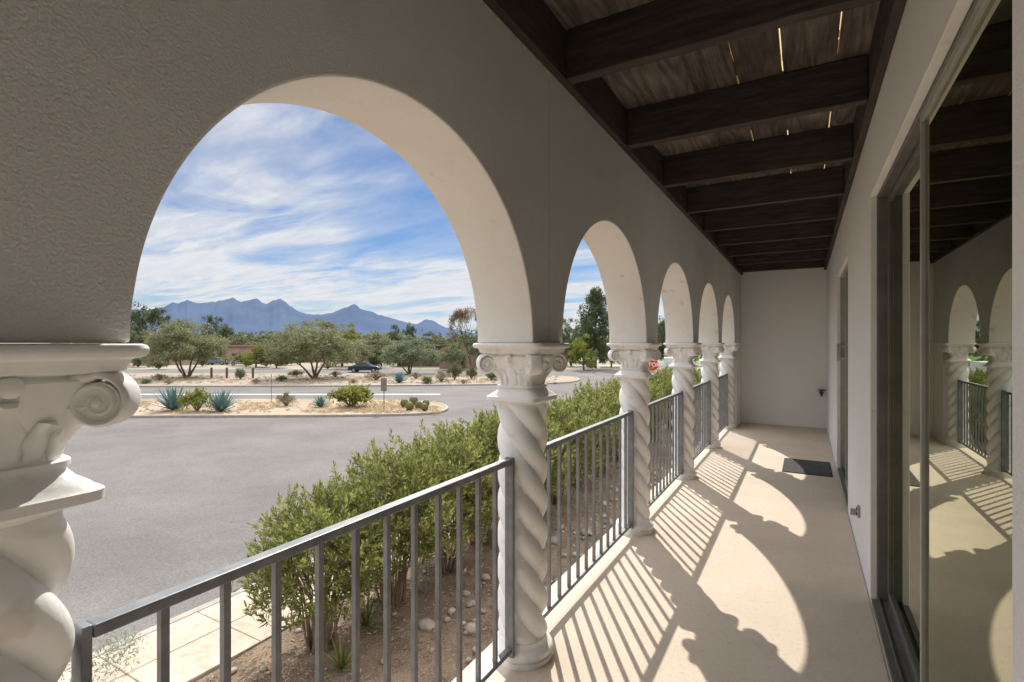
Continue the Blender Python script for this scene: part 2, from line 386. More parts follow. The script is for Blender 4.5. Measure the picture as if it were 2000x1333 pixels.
for gx0, gx1 in ((-.340,-.332),(-.112,-.104),(.144,.151)):
    y = 1.0
    while y < YE-.5:
        l = random.uniform(.05,.22); y += random.uniform(.35,.8)
        m.box(gx0+.0004, gx1-.0004, y, min(y+l,YE-.05), lz(DECK)+.008, lz(DECK)+.030)
        for q in range(4):
            yy = y-random.uniform(.02,.3); s_ = random.choice((0,1)); w_ = random.uniform(.001,.0035)
            a0, a1 = (gx0+.0003, gx0+w_) if s_ else (gx1-w_, gx1-.0003)
            m.box(a0, a1, yy, yy+random.uniform(.04,.16), lz(DECK)+.004+.002*q, lz(DECK)+.012+.002*q)
        y += l
m.build('gap_filler', M['plank'], ceil)
m = MB(); b = 0
m.v += [(XO,YB,lz(DECK)+.068),(XW+.25,YB,lz(DECK)+.068),(XW+.25,YE+.2,lz(DECK)+.068),(XO,YE+.2,lz(DECK)+.068)]; m.face((0,1,2,3))
m.build('gap_glow_sheet', M['sheet'], ceil)  # translucent sheet added above the planks so sunlight makes the gaps glow
for q, y in enumerate([2.27+.97*k for k in range(-5, 9)]):
    if y > YE-.1: continue
    m = MB(); rr = []; nseg = 40
    for i in range(nseg+1):
        x = XI+.045+(XW-.045-XI-.045)*i/nseg
        w1 = .0025*noise.noise(Vector((x*7,q*3.1,0))); w2 = .003*noise.noise(Vector((x*9,q*3.1,5))); w3 = .0025*noise.noise(Vector((x*8,q*3.1,9)))
        rr.append([(x,y+w1,w2),(x,y+.065+w3,w2*.5),(x,y+.065+w3*.5,.238),(x,y+w1*.5,.238)])
    m.rings(rr); m.build('joist', M['beam'], ceil, bevel=.005)
for x0, x1 in ((XI+.002,XI+.042),(XW-.042,XW-.002)):
    m = MB(); m.box(x0, x1, YB, YE-.002, -.002, .236)
    m.build('ledger', M['ledger'], ceil, bevel=.003)

# ---------------------------------------------------------------- columns
def rsq(half, rnd, z, n=48):
    pts = []
    for k in range(n):
        t = 2*pi*(k+.5)/n; c, s_ = cos(t), sin(t)
        p = 2/(.12+.88*rnd) if rnd < 1 else 2
        rr = half/((abs(c)**p+abs(s_)**p)**(1/p))
        pts.append((rr*c, rr*s_, z))
    return pts
def make_column():
    root = thing('twisted_column', 'x', 'column')
    prof = [(0,.142),(.022,.143),(.026,.134),(.030,.134),(.036,.143),(.047,.147),(.058,.143),(.066,.132),(.072,.122),(.085,.117),(.10,.114)]
    m = MB(); m.rings([[(r*cos(2*pi*k/48), r*sin(2*pi*k/48), z) for k in range(48)] for z, r in prof])
    m.build('base', M['colpaint'], root, smooth=True)
    m = MB(); z0, z1 = .085, EYE-.284; nz = 180; rings = []; n = 112; pitch = .62
    for i in range(nz+1):
        z = z0+(z1-z0)*i/nz; ring = []
        e = min(1, (z-z0)/.05, (z1-z)/.035); e = max(0, e); e = e*e*(3-2*e)
        for k in range(n):
            t = 2*pi*k/n; ph = 2*(t+2*pi*z/pitch)
            l = abs(cos(ph))**.55
            r = .108+e*(-.034+.047*l)
            ring.append((r*cos(t), r*sin(t), z))
        rings.append(ring)
    m.rings(rings); m.build('shaft', M['colpaint'], root, smooth='all')
    m = MB(); T = EYE
    lv = [(-.288,.107,1),(-.278,.113,.6),(-.272,.126,.12),(-.269,.133,.1),(-.252,.134,.1),(-.248,.126,.1),(-.241,.120,.12),(-.230,.105,.2),(-.216,.096,.35),(-.210,.095,.4),(-.209,.103,.4),(-.200,.103,.4),(-.198,.092,.5),(-.185,.090,.5),(-.165,.092,.4),(-.140,.100,.3),(-.115,.113,.22),(-.090,.124,.2),(-.065,.129,.2),(-.057,.12,.5),(-.050,.12,.5)]
    m.rings([rsq(h, r, T+z, 64) for z, h, r in lv])
    def leafshape(a, zb, hgt, w0_, r0_, flare, lobes):
        rings = []; nn_ = 13
        for i in range(nn_):
            u = i/(nn_-1); z = zb+hgt*(u if u < .85 else .85-(u-.85)*.5); rr = r0_+flare*u*u+(.016*max(0,(u-.65)/.35)); w = w0_*sin(pi*(.20+.72*u))*(1+.14*sin(u*lobes)); th = .013*sin(pi*(.15+.75*u))
            c = Vector((rr*cos(a), rr*sin(a), z)); tn = Vector((-sin(a),cos(a),0)); nn = Vector((cos(a),sin(a),0))
            ring = []
            for j in range(14):
                q = 2*pi*j/14; off = th*sin(q)*(1 if sin(q) < 0 else (.55+.45*abs(cos(q))+.5*max(0,1-abs(cos(q))*4)))
                ring.append(c+tn*w*cos(q)+nn*off)
            rings.append(ring)
        m.rings(rings)
    for k in range(4):
        a = pi/2*k
        leafshape(a, T-.200, .130, .030, .090, .034, 20)
        for s_ in (-.48,.48): leafshape(a+s_, T-.200, .085, .022, .094, .022, 16)
        leafshape(a+pi/4, T-.200, .095, .024, .104, .050, 16)
        m.sphere((.134*cos(a), .134*sin(a), T-.068), .022, 12, 8, (.8,.8,.8))
    cap = m.build('capital', M['colpaint'], root, smooth=True, angle=50)
    m = MB()
    ab = [(-.053,.132,.10),(-.048,.156,.06),(-.029,.163,.06),(-.027,.166,.06),(-.0245,.178,.06),(-.018,.182,.06),(-.010,.183,.06),(-.004,.180,.06),(-.0015,.174,.06)]
    m.rings([rsq(h, r, T+z, 96) for z, h, r in ab])
    m.build('abacus', M['colpaint'], cap, smooth=True, angle=35)
    for q in range(4):
        a = pi/4+q*pi/2; U = Vector((cos(a),sin(a),0)); V = Vector((-sin(a),cos(a),0)); Z = Vector((0,0,1))
        m = MB(); u0, w0, r0 = .175, T-.1010, .040
        path = []
        for i in range(9):
            f = i/9; path.append((.06+(u0-.06)*f, w0+r0-.022*(1-f)**2+.004*sin(pi*f), pi/2, .010, .024+.006*f))
        nt = 60; turns = 2.1
        for i in range(nt+1):
            f = i/nt; ph = pi/2-f*turns*2*pi; r = r0*(1-f)+.007
            path.append((u0+r*cos(ph), w0+r*sin(ph), ph, .0078*(1-.45*f), .032-.009*f))
        rings = []
        for (u,w,ph,ra,vb) in path:
            nrm = U*cos(ph)+Z*sin(ph); c = U*u+Z*w
            rings.append([c+nrm*ra*(abs(cos(s_))**.8*(1 if cos(s_)>0 else -1))+V*vb*(abs(sin(s_))**.6*(1 if sin(s_)>0 else -1)) for s_ in [2*pi*j/12 for j in range(12)]])
        m.rings(rings)
        wr = [[U*(u0+.036*cos(t)*g)+Z*(w0+.036*sin(t)*g)+V*vv for t in [2*pi*j/24 for j in range(24)]] for vv, g in ((-.021,.3),(-.020,.95),(.020,.95),(.021,.3))]
        m.rings(wr)
        for s_ in (-1,1): m.sphere(tuple(U*u0+Z*w0+V*(.023*s_)), .0085, 10, 8)
        bk = []
        for i in range(12):
            f = i/11; uo = .105+.075*f**1.2; ui = .07; z = T-.200+.088*f; vb = .016+.014*f
            bk.append([U*(ui if cos(t) < 0 else ui+(uo-ui)*abs(cos(t))**.5)+V*vb*sin(t)+Z*(z+.006*abs(cos(t))) for t in [2*pi*(j+.5)/14 for j in range(14)]])
        m.rings(bk)
        m.build('volute', M['colpaint'], cap, smooth=True, angle=60)
    return root
colp = make_column()
ords = ['behind the viewer, outside the view', 'nearest, at the left edge of the photo', 'second from the viewer, between the two nearest arches', 'third from the viewer', 'fourth from the viewer', 'fifth from the viewer', 'farthest, next to the end wall']
for i, k in enumerate((1,2,3,4,5,6,0)):
    place(colp, i > 0, (XC, colY[k], 0), 0, (1,1,1), 'cream twisted column with scroll capital, '+ords[k], 'column', 'twisted columns carrying the arcade')

# ---------------------------------------------------------------- railings
RT = EYE-.528
def make_rail():
    root = thing('balcony_railing', 'x', 'railing')
    L0, L1 = .135, SP-.135
    m = MB(); m.box(-.019,.019, L0+.012, L1-.012, RT-.026, RT); m.build('top_rail', M['metal'], root, bevel=.004)
    m = MB(); m.box(-.014,.014, L0+.012, L1-.012, .075, .098); m.build('bottom_rail', M['metal'], root, bevel=.003)
    for a, b_ in ((L0-.008, L0+.010), (L1-.010, L1+.008)):
        m = MB(); m.box(-.022,.022, a, b_, .055, RT+.004)
        m.build('post', M['metal'], root, bevel=.003)
    for i in range(11):
        y = .276+.133*i; m = MB(); m.box(-.0085,.0085, y-.0085, y+.0085, .098, RT-.026)
        m.build('baluster', M['metal'], root)
    return root
rp = make_rail()
rl = ['of the bay nearest the viewer', 'of the second bay from the viewer', 'of the third bay from the viewer', 'of the fourth bay from the viewer', 'of the farthest bay by the end wall', 'of the bay behind the viewer']
for i, k in enumerate((1,2,3,4,5,0)):
    place(rp, i > 0, (XC+.008, colY[k], 0), 0, (1,1,1), 'grey metal railing with square balusters '+rl[i], 'railing', 'metal railings between the columns')

# ---------------------------------------------------------------- sliding doors
def door(y0, y1, top_z, label, frac, hand, fm):
    root = thing('sliding_door', label, 'door', (XW+.03, y0, 0))
    L = y1-y0; H = top_z
    m = MB(); m.box(-.034,-.0005, L-.030,L-.0005, 0,H-.032); m.box(-.034,-.0005, .002,L-.0005, H-.032,H-.0005)
    m.build('casing', M['white'], root, bevel=.004)
    m = MB()
    m.box(0,.13, 0,.03, 0,H); m.box(0,.13, L-.045,L, 0,H); m.box(0,.13, .03,L-.045, H-.045,H)
    m.build('frame', fm, root, bevel=.003)
    m = MB(); m.box(-.028,.13, .03,L-.045, 0,.028)
    for x in (.0,.045,.09): m.box(x,x+.006, .03,L-.045, .028,.045)
    m.build('track', M['bronze'], root)
    mid = L*frac
    for a, b_, x in ((.031, mid, .0), (mid-.05, L-.046, .045)):
        m = MB(); w = .022 if x < .04 else .035
        m.box(x,x+.03, a,a+w, .046,H-.05); m.box(x,x+.03, b_-w,b_, .046,H-.05)
        m.box(x,x+.03, a+w,b_-w, .046,.046+.05); m.box(x,x+.03, a+w,b_-w, H-.05-.03,H-.05)
        s_ = m.build('sash', M['alu'] if x < .04 else fm, root, bevel=.003)
        m = MB(); m.box(x+.012,x+.016, a+w,b_-w, .096,H-.08); m.build('pane', M['glass'], s_)
        if x > .04 and hand:
            m = MB(); m.box(x-.085,x-.06, b_-.06,b_-.03, 1.28,1.48); m.box(x-.06,x-.001, b_-.05,b_-.04, 1.30,1.32); m.box(x-.06,x-.001, b_-.05,b_-.04, 1.44,1.46); m.build('handle', M['paint'], s_, bevel=.004)
    return root
door(D1[0], D1[1], D1[2], 'large sliding glass door nearest the viewer, reflecting the arches', .455, False, M['bronze'])
door(D2[0], D2[1], D2[2], 'narrower sliding glass door farther along the house wall, beyond the doormat', .5, True, M['alu'])

# outlet, tap, mat
t = thing('electrical_outlet', 'open metal electrical outlet box low on the house wall', 'outlet', (XW, 4.24, .33))
m = MB(); m.box(-.018,-.001,-.022,.022,-.040,.040); m.build('box', M['alu'], t, bevel=.004)
m = MB(); m.box(-.055,-.019,.019,.023,-.036,.010); m.build('cover', M['alu'], t, bevel=.002)
for zz in (-.018,.018):
    m = MB(); m.box(-.023,-.0185,-.012,.012,zz-.010,zz+.010); m.build('socket', M['dark'], t, bevel=.002)
t = thing('garden_tap', 'small brass garden tap on the far end wall', 'tap', (.25, YE, .62))
m = MB(); m.tube([(0,-.0,0),(0,-.06,0),(0,-.10,-.005),(0,-.125,-.03),(0,-.13,-.055)], [.018,.018,.022,.018,.020], 10); m.tube([(0,-.075,0),(0,-.075,.045)],.010,8)
m.build('spout', M['brass'], t, smooth=True)
m = MB(); m.tube([(.045*cos(i*pi/6),-.075+.045*sin(i*pi/6),.050) for i in range(13)], .010, 6); m.tube([(-.045,-.075,.050),(.045,-.075,.050)],.007,6)
m.build('handle', M['brass'], t, smooth=True)
m = MB(); m.tube([(0,-.001,0),(0,-.01,0)], .035, 16); m.build('flange', M['brass'], t)
t = thing('doormat', 'dark grey ribbed doormat in front of the farther sliding door', 'doormat', (.02, 7.08, 0.0))
m = MB(); m.box(-.25,.25,-.40,.40,.001,.006); m.build('backing', M['dark'], t, bevel=.002)
m = MB()
for i in range(38): m.box(-.235,.235,-.385+i*.0205,-.385+i*.0205+.014,.0065,.010)
m.build('ribs', M['mat'], t)

# ---------------------------------------------------------------- ground and roads
m = MB(); n = 48
rad = [0, 60, 200, 800, 3000, 14000]
m.v.append((-30,30,GZ)); 
for r in rad[1:]: m.v += [(-30+r*cos(2*pi*k/n), 30+r*sin(2*pi*k/n), GZ) for k in range(n)]
for k in range(n): m.face((0, 1+k, 1+(k+1)%n))
for j in range(len(rad)-2):
    for k in range(n): m.face((1+j*n+k, 1+(j+1)*n+k, 1+(j+1)*n+(k+1)%n, 1+j*n+(k+1)%n))
struct(m.build('ground', M['desert']))
KX = -8.2
m = MB(); m.poly([(KX,-40),(KX,57.0),dp(1462,82),dp(700,82),dp(-600,82),(-150,-40)], GZ+.004)
struct(m.build('road', M['asphalt']))
m = MB(); m.box(KX, KX+.15, -40, 56, GZ-.05, GZ+.14)
struct(m.build('kerb', M['kerb'], bevel=.015))
m = MB(); y = -12.0
while y < 54:
    for xa, xb in ((KX+.16,-7.32),(-7.305,-6.5)):
        m.box(xa, xb, y, y+1.25, GZ, GZ+.135)
    y += 1.262
struct(m.build('sidewalk', M['walk'], bevel=.01))
m = MB(); nx, ny = 24, 120
for j in range(ny+1):
    for i in range(nx+1):
        x = -6.47+(5.3)*i/nx; yy = -8+62*j/ny
        m.v.append((x, yy, GZ+.10+.05*noise.noise(Vector((x*1.2,yy*1.2,0)))))
for j in range(ny):
    for i in range(nx):
        a = j*(nx+1)+i; m.face((a,a+1,a+nx+2,a+nx+1))
struct(m.build('planting_bed', M['mulch'], smooth='all'))

def island(name, pts, mat):
    P = [Vector((p[0],p[1])) for p in pts]
    for _ in range(2):
        Q = []
        for i in range(len(P)):
            a, b_ = P[i], P[(i+1)%len(P)]
            Q += [a*.75+b_*.25, a*.25+b_*.75]
        P = Q
    area = sum(P[i].x*P[(i+1)%len(P)].y-P[(i+1)%len(P)].x*P[i].y for i in range(len(P)))
    if area < 0: P.reverse()
    def off(w):
        o_ = []
        for i in range(len(P)):
            t = (P[(i+1)%len(P)]-P[i-1]).normalized(); o_.append(P[i]+Vector((-t.y,t.x))*w)
        return o_
    a, b_, c = P, off(.03), off(.16)
    m = MB(); m.rings([[(p.x,p.y,GZ) for p in a],[(p.x,p.y,GZ+.12) for p in a],[(p.x,p.y,GZ+.15) for p in b_],[(p.x,p.y,GZ+.15) for p in c],[(p.x,p.y,GZ+.10) for p in c]], cap=False)
    struct(m.build(name+'_kerb', M['kerb']))
    m = MB(); m.poly(c, GZ+.125); struct(m.build(name, mat))
isl = [gp(-600,828),gp(-200,822),gp(235,817),gp(500,816),gp(700,815),gp(835,812),gp(872,806),gp(878,797),gp(850,788),gp(780,783),gp(500,782),gp(240,783),gp(-200,785),gp(-600,787)]
island('gravel_island', isl, M['straw'])
med = [gp(-600,758),gp(-200,757),gp(300,757),gp(700,756),gp(1000,753),gp(1105,750),gp(1135,745),gp(1128,738),gp(1080,735),gp(900,733),gp(600,731),gp(-600,731)]
island('gravel_median', med, M['gravel'])
m = MB(); m.poly([gp(-200,771.6),gp(860,771.6),gp(860,770),gp(-200,770)], GZ+.008); struct(m.build('road_marking', M['paint']))
m = MB(); m.poly([gp(1120,716),gp(1400,716),gp(1400,712.5),gp(1120,712.5)], GZ+.006); struct(m.build('footpath', M['kerb']))
m = MB(); m.poly([gp(1090,704),gp(1450,706),gp(1450,686),gp(1090,686)], GZ+.006); struct(m.build('lawn', M['lawn']))

m = MB()
for i in range(620):
    if i < 420: x, y = random.uniform(-4.9,-1.7), random.uniform(5.5,17)
    else: x, y = random.uniform(-6.3,-1.6), random.uniform(1,12)
    r = random.choice((.02,.03,.035,.05,.08))*random.uniform(.8,1.3)*(1.2 if i < 420 else .6)
    m.sphere((x,y,GZ+.11+r*.2), r, 7, 5, (random.uniform(.8,1.4),random.uniform(.8,1.3),.65), jit=.12)
tag(m.build('bed_stones', M['rock'], smooth='all'), 'pale stones scattered over the brown planting bed below the balcony', 'stones', kind='stuff')
m = MB()
def scatter(poly_px, cnt, rmin, rmax):
    for i in range(cnt):
        x, y = gp(random.uniform(*poly_px[0]), random.uniform(*poly_px[1])); r = random.uniform(rmin, rmax)
        m.sphere((x,y,GZ+.13), r, 6, 4, (1.2,1,.7), jit=.15)
scatter(((150,840),(787,811)), 260, .04, .11); scatter(((150,1090),(736,752)), 260, .06, .2)
tag(m.build('median_stones', M['rock'], smooth='all'), 'small stones strewn over the gravel islands in the road', 'stones', kind='stuff')

# ---------------------------------------------------------------- plants
def leaf(m, p, d, L, w, mi=0):
    d = d.normalized(); a = d.cross(Vector((random.gauss(0,1),random.gauss(0,1),random.gauss(0,1)))).normalized()
    p = Vector(p); b = len(m.v)
    m.v += [tuple(p), tuple(p+d*L*.45+a*w*.5), tuple(p+d*L), tuple(p+d*L*.45-a*w*.5)]
    m.face((b,b+1,b+2,b+3), mi)
m = MB(); random.seed(21)
def grass(px0, px1, py0, py1, cnt, h):
    for i in range(cnt):
        px, py = random.uniform(px0,px1), random.uniform(py0,py1); x, y = gp(px,py)
        if noise.noise(Vector((x*.35,y*.35,5))) < -.05: continue
        for k in range(9):
            leaf(m, (x+random.gauss(0,.08),y+random.gauss(0,.08),GZ+.12), Vector((random.gauss(0,.5),random.gauss(0,.5),1)), h*random.uniform(.5,1.3), h*.16)
grass(150,860,787,812,1700,.17); grass(150,1090,736,753,1300,.26)
tag(m.build('dry_grass', M['straws'], recalc=False), 'golden dry grass tufts growing over the gravel islands', 'grass', kind='stuff')
m = MB()
for i in range(6500):
    x = random.uniform(-6.4,-1.7); y = random.uniform(.5,16)
    leaf(m, (x,y,GZ+.13+random.uniform(0,.02)), Vector((random.gauss(0,1),random.gauss(0,1),random.gauss(0,.15))), random.uniform(.05,.11), random.uniform(.012,.03))
tag(m.build('leaf_litter', M['dryleaf'], recalc=False), 'fallen dry leaves and bark mulch covering the planting bed', 'leaves', kind='stuff')
def oleander(seed):
    random.seed(seed)
    root = thing('oleander_shrub', 'x', 'shrub')
    st = MB(); lf = MB()
    for i in range(36):
        a = random.uniform(0,2*pi); r = random.uniform(.05,.35); q = random.uniform(.4,1.0)
        top_ = Vector((q*cos(a), q*sin(a), random.uniform(1.3,2.0)))
        p0 = Vector((r*cos(a)*.6, r*sin(a)*.6, 0)); mid = p0*.5+top_*.5+Vector((-.12*cos(a),-.12*sin(a),.1))
        st.tube([p0, p0*.75+mid*.25+Vector((random.uniform(-.04,.04),random.uniform(-.04,.04),0)), mid, top_], [.018,.015,.011,.006], 6)
    for i in range(900):
        a = random.uniform(0,2*pi); u = random.random()**.55
        el = random.uniform(-.55,1)
        ce = sqrt(max(0,1-el*el)) if el > 0 else 1-.35*abs(el)
        nz_ = 1+.36*noise.noise(Vector((cos(a)*2.1+seed, sin(a)*2.1, el*2.6)))+random.uniform(-.05,.12)+(random.uniform(.06,.18) if random.random() < .08 else 0)
        rad_ = (.5+.5*u)*nz_
        tip = Vector((1.08*ce*cos(a)*rad_, 1.08*ce*sin(a)*rad_, 1.45+1.08*el*rad_))
        if tip.z < .90 and random.random() < .72: continue
        d = Vector((cos(a)*ce*.8, sin(a)*ce*.8, .75+max(0,el)*.6))+Vector((random.gauss(0,.3),random.gauss(0,.3),random.gauss(0,.15)))
        d.normalize(); SL = random.uniform(.20,.38)
        st.tube([tip-d*SL*1.3, tip], [.004,.002], 3, cap=False)
        for j in range(19):
            f = j/19; p = tip-d*SL*(1-f); out = Vector((random.gauss(0,1),random.gauss(0,1),random.gauss(0,1))); out -= d*out.dot(d); out.normalize()
            L = random.uniform(.085,.150)*(1-.35*f)
            leaf(lf, p, out*(1-.55*f)+d*(.55+.7*f), L, L*.26)
    st.build('stems', M['stem'], root, recalc=False); lf.build('foliage', M['oleander'], root, recalc=False)
    return root
protos = [oleander(11), oleander(23), oleander(37)]
usedp = [False]*3
random.seed(5)
ys = [4.75, 6.1, 7.5, 8.9, 10.4, 12.0, 13.7, 15.5, 17.4, 19.6, 22.1, 25.1, 28.5]
onum = ['nearest','second nearest','third nearest','fourth nearest','fifth nearest','sixth nearest','seventh nearest','eighth nearest','ninth nearest','tenth nearest','eleventh nearest','twelfth nearest','farthest']
for i, y in enumerate(ys):
    s_ = [.86,.98,.98,1.06,1.03,1.06,1.04,1.08,1.12,1.12,1.15,1.15,1.2][i]
    place(protos[i%3], usedp[i%3], (-5.72+random.uniform(-.12,.12), y, GZ+.10), random.uniform(0,6.28), (s_*1.04,s_*1.04,s_), 'leafy green oleander in the hedge along the balcony, '+onum[i]+' to the viewer', 'shrub', 'oleander hedge below the balcony')
    usedp[i%3] = True

def rosette(n, L, w, up=.35, thick=.02):
    m = MB()
    for i in range(n):
        a = i*2.39996+random.uniform(-.1,.1); f = i/n; el = radians(12+72*f)+random.uniform(-.06,.06); LL = L*(.75+.35*sin(pi*(.25+.6*f)))*random.uniform(.9,1.08)
        d = Vector((cos(a)*cos(el), sin(a)*cos(el), sin(el))); sd = Vector((-sin(a),cos(a),0)); nn = d.cross(sd)
        rings = []
        for j in range(7):
            t = j/6; c = d*LL*t+Vector((0,0,up*LL*.15*t*t))+Vector((0,0,.02))
            ww = w*(.55+.9*t-1.45*t**2.2) if t < 1 else .002
            ww = max(ww, .002)
            rings.append([c+sd*ww, c-nn*thick*(1-t*.9)*.2, c-sd*ww, c+nn*thick*(1-t*.9)])
        m.rings(rings)
    return m
def agave(px, py, wpx, label, hs=1.0):
    d = 1000*(EYE-GZ)/(py-670); x, y = dp(px,d); Rr = wpx/2000*d
    m = rosette(42, Rr, Rr*.11, thick=Rr*.05)
    o = m.build('agave', M['agave'], loc=(x,y,GZ+.12)); o.scale = (1,1,hs); tag(o, label, 'agave', 'agaves on the gravel islands')
agave(338,806,84,'large blue-green agave on the near gravel island, leftmost',1.1)
agave(432,808,80,'large blue-green agave on the near gravel island, right of the yellow bush')
agave(625,799,44,'small agave on the near gravel island, left of the round green bush')
agave(780,750,44,'blue-green agave on the far gravel median')
random.seed(3)
m = rosette(30, .42, .018, thick=.008); x, y = gp(715,1240)
tag(m.build('yucca', M['oleander'], loc=(x,y,GZ+.1)), 'spiky green yucca under the hedge, farther of two', 'yucca')
m = rosette(30, .36, .02, thick=.008); x, y = gp(668,1325)
tag(m.build('yucca', M['oleander'], loc=(x,y,GZ+.1)), 'spiky green yucca under the hedge, nearer of two at the bottom edge', 'yucca')

def clump_mesh(m, clumps, per, leafL, leafW, mi=0, flat=.8):
    for (c, r) in clumps:
        for i in range(int(per)):
            v = Vector((random.gauss(0,1),random.gauss(0,1),random.gauss(0,1))).normalized()*r*random.random()**.45
            v.z *= flat
            d = Vector((random.gauss(0,1),random.gauss(0,1),random.gauss(0,1)+.25))
            s_ = random.uniform(.7,1.3); leaf(m, Vector(c)+v, d, leafL*s_, leafW*s_, mi)
def bush_proto(seed, mat, n=26, per=60, L=.16, W=.06):
    random.seed(seed); root = thing('bush','x','bush'); m = MB(); cl = []
    for i in range(n):
        a = random.uniform(0,2*pi); r = random.uniform(0,.75); cl.append(((r*cos(a), r*sin(a), .25+.55*random.random()*(1-r*.5)), random.uniform(.18,.32)))
    clump_mesh(m, cl, per, L, W); m.build('foliage', mat, root, recalc=False)
    s_ = MB()
    for i in range(9):
        a = 2*pi*i/9; s_.tube([(0,0,0),(.3*cos(a),.3*sin(a),.3),(.6*cos(a),.6*sin(a),.65)], [.03,.02,.008], 5)
    s_.build('stems', M['stem'], root, recalc=False); return root
B = {'green': bush_proto(1, M['yelleaf'],32,70), 'yellow': bush_proto(2, M['yelleaf'],20,50), 'dry': bush_proto(3, M['dryleaf'],18,45), 'olive': bush_proto(4, M['midleaf'],24,55)}
Bu = {k: False for k in B}
def bush(kind, px, py, wpx, hpx, label, group=None):
    d = 1000*(EYE-GZ)/(py-670); x, y = dp(px,d); w = wpx/1000*d/1.9; h = hpx/1000*d/1.0
    place(B[kind], Bu[kind], (x,y,GZ+.1), random.uniform(0,6), (w,w,h), label, 'bush', group); Bu[kind] = True
bush('green',685,799,92,50,'rounded bright green bush on the near gravel island')
bush('yellow',385,808,64,52,'yellow-green bush between the two big agaves')
bush('dry',559,797,42,30,'small brownish bush on the near gravel island')
random.seed(9)
spots = [('dry',735,745,46,26),('olive',470,743,30,18),('dry',500,752,24,12),('olive',550,748,24,15),('dry',690,751,24,12),('olive',835,752,24,20),('dry',862,748,34,26),('olive',888,744,28,28),('dry',905,752,16,11),('olive',921,743,34,28),('dry',655,738,22,14),('olive',578,737,28,16),('dry',310,745,24,16),('olive',285,752,22,13),('dry',330,753,18,10),('dry',812,742,26,16),('olive',960,745,28,20),('dry',1005,744,20,12),('olive',1115,717,38,32),('olive',310,722,40,22),('olive',480,716,44,28),('dry',640,722,40,20),('olive',780,716,44,28),('dry',905,722,24,18),('olive',560,714,44,26),('olive',1085,724,30,22),('olive',395,717,40,24),('olive',655,716,50,28),('olive',735,714,44,26),('olive',875,716,40,32),('olive',935,718,44,34),('olive',520,717,40,24),('olive',270,718,50,30),('olive',1148,719,30,22)]
spots.sort(key=lambda s_: s_[1])
nw = ['first','second','third','fourth','fifth','sixth','seventh','eighth','ninth','tenth','eleventh','twelfth','thirteenth','fourteenth','fifteenth','sixteenth','seventeenth','eighteenth','nineteenth','twentieth']
cnt = {}
for i, (k, px, py, w, h) in enumerate(spots):
    kn = {'dry':'dry tan','olive':'olive green'}[k]; wh = 'on the far gravel median' if 730 < py < 757 else 'beyond the far road'
    c_ = cnt[(kn,wh)] = cnt.get((kn,wh),0)+1
    bush(k, px, py, w*random.uniform(.8,1.4), h*random.uniform(.8,1.3), '%s low bush %s, %s from the left' % (kn, wh, nw[c_-1]), 'scattered low desert bushes')
random.seed(8); m = MB(); x, y = gp(215,1345)
clump_mesh(m, [((random.uniform(-.3,.3),random.uniform(-.3,.3),.2+random.uniform(0,.25)),.22) for i in range(14)], 70, .06, .012)
tag(m.build('grey_shrub', M['greyplant'], loc=(x,y,GZ+.12), recalc=False), 'wispy pale grey shrub beside the sidewalk at the bottom left', 'shrub')

random.seed(4)
for i, (px, py, r) in enumerate([(790,800,.20),(800,806,.19),(808,796,.22),(818,803,.18),(829,807,.17),(832,799,.17)]):
    x, y = gp(px,py); m = MB(); rr = []; r *= 1.25
    for j in range(9):
        t = pi*j/8
        rr.append([(r*max(sin(t),.03)*(1+.10*cos(12*2*pi*k/48))*cos(2*pi*k/48), r*max(sin(t),.03)*(1+.10*cos(12*2*pi*k/48))*sin(2*pi*k/48), r*1.15*(1-cos(t))) for k in range(48)])
    m.rings(rr)
    tag(m.build('barrel_cactus', M['cactus'], loc=(x,y,GZ+.11), smooth='all'), 'ribbed barrel cactus in the cluster at the island tip, %s from the left' % nw[i], 'cactus', 'barrel cacti at the island tip')

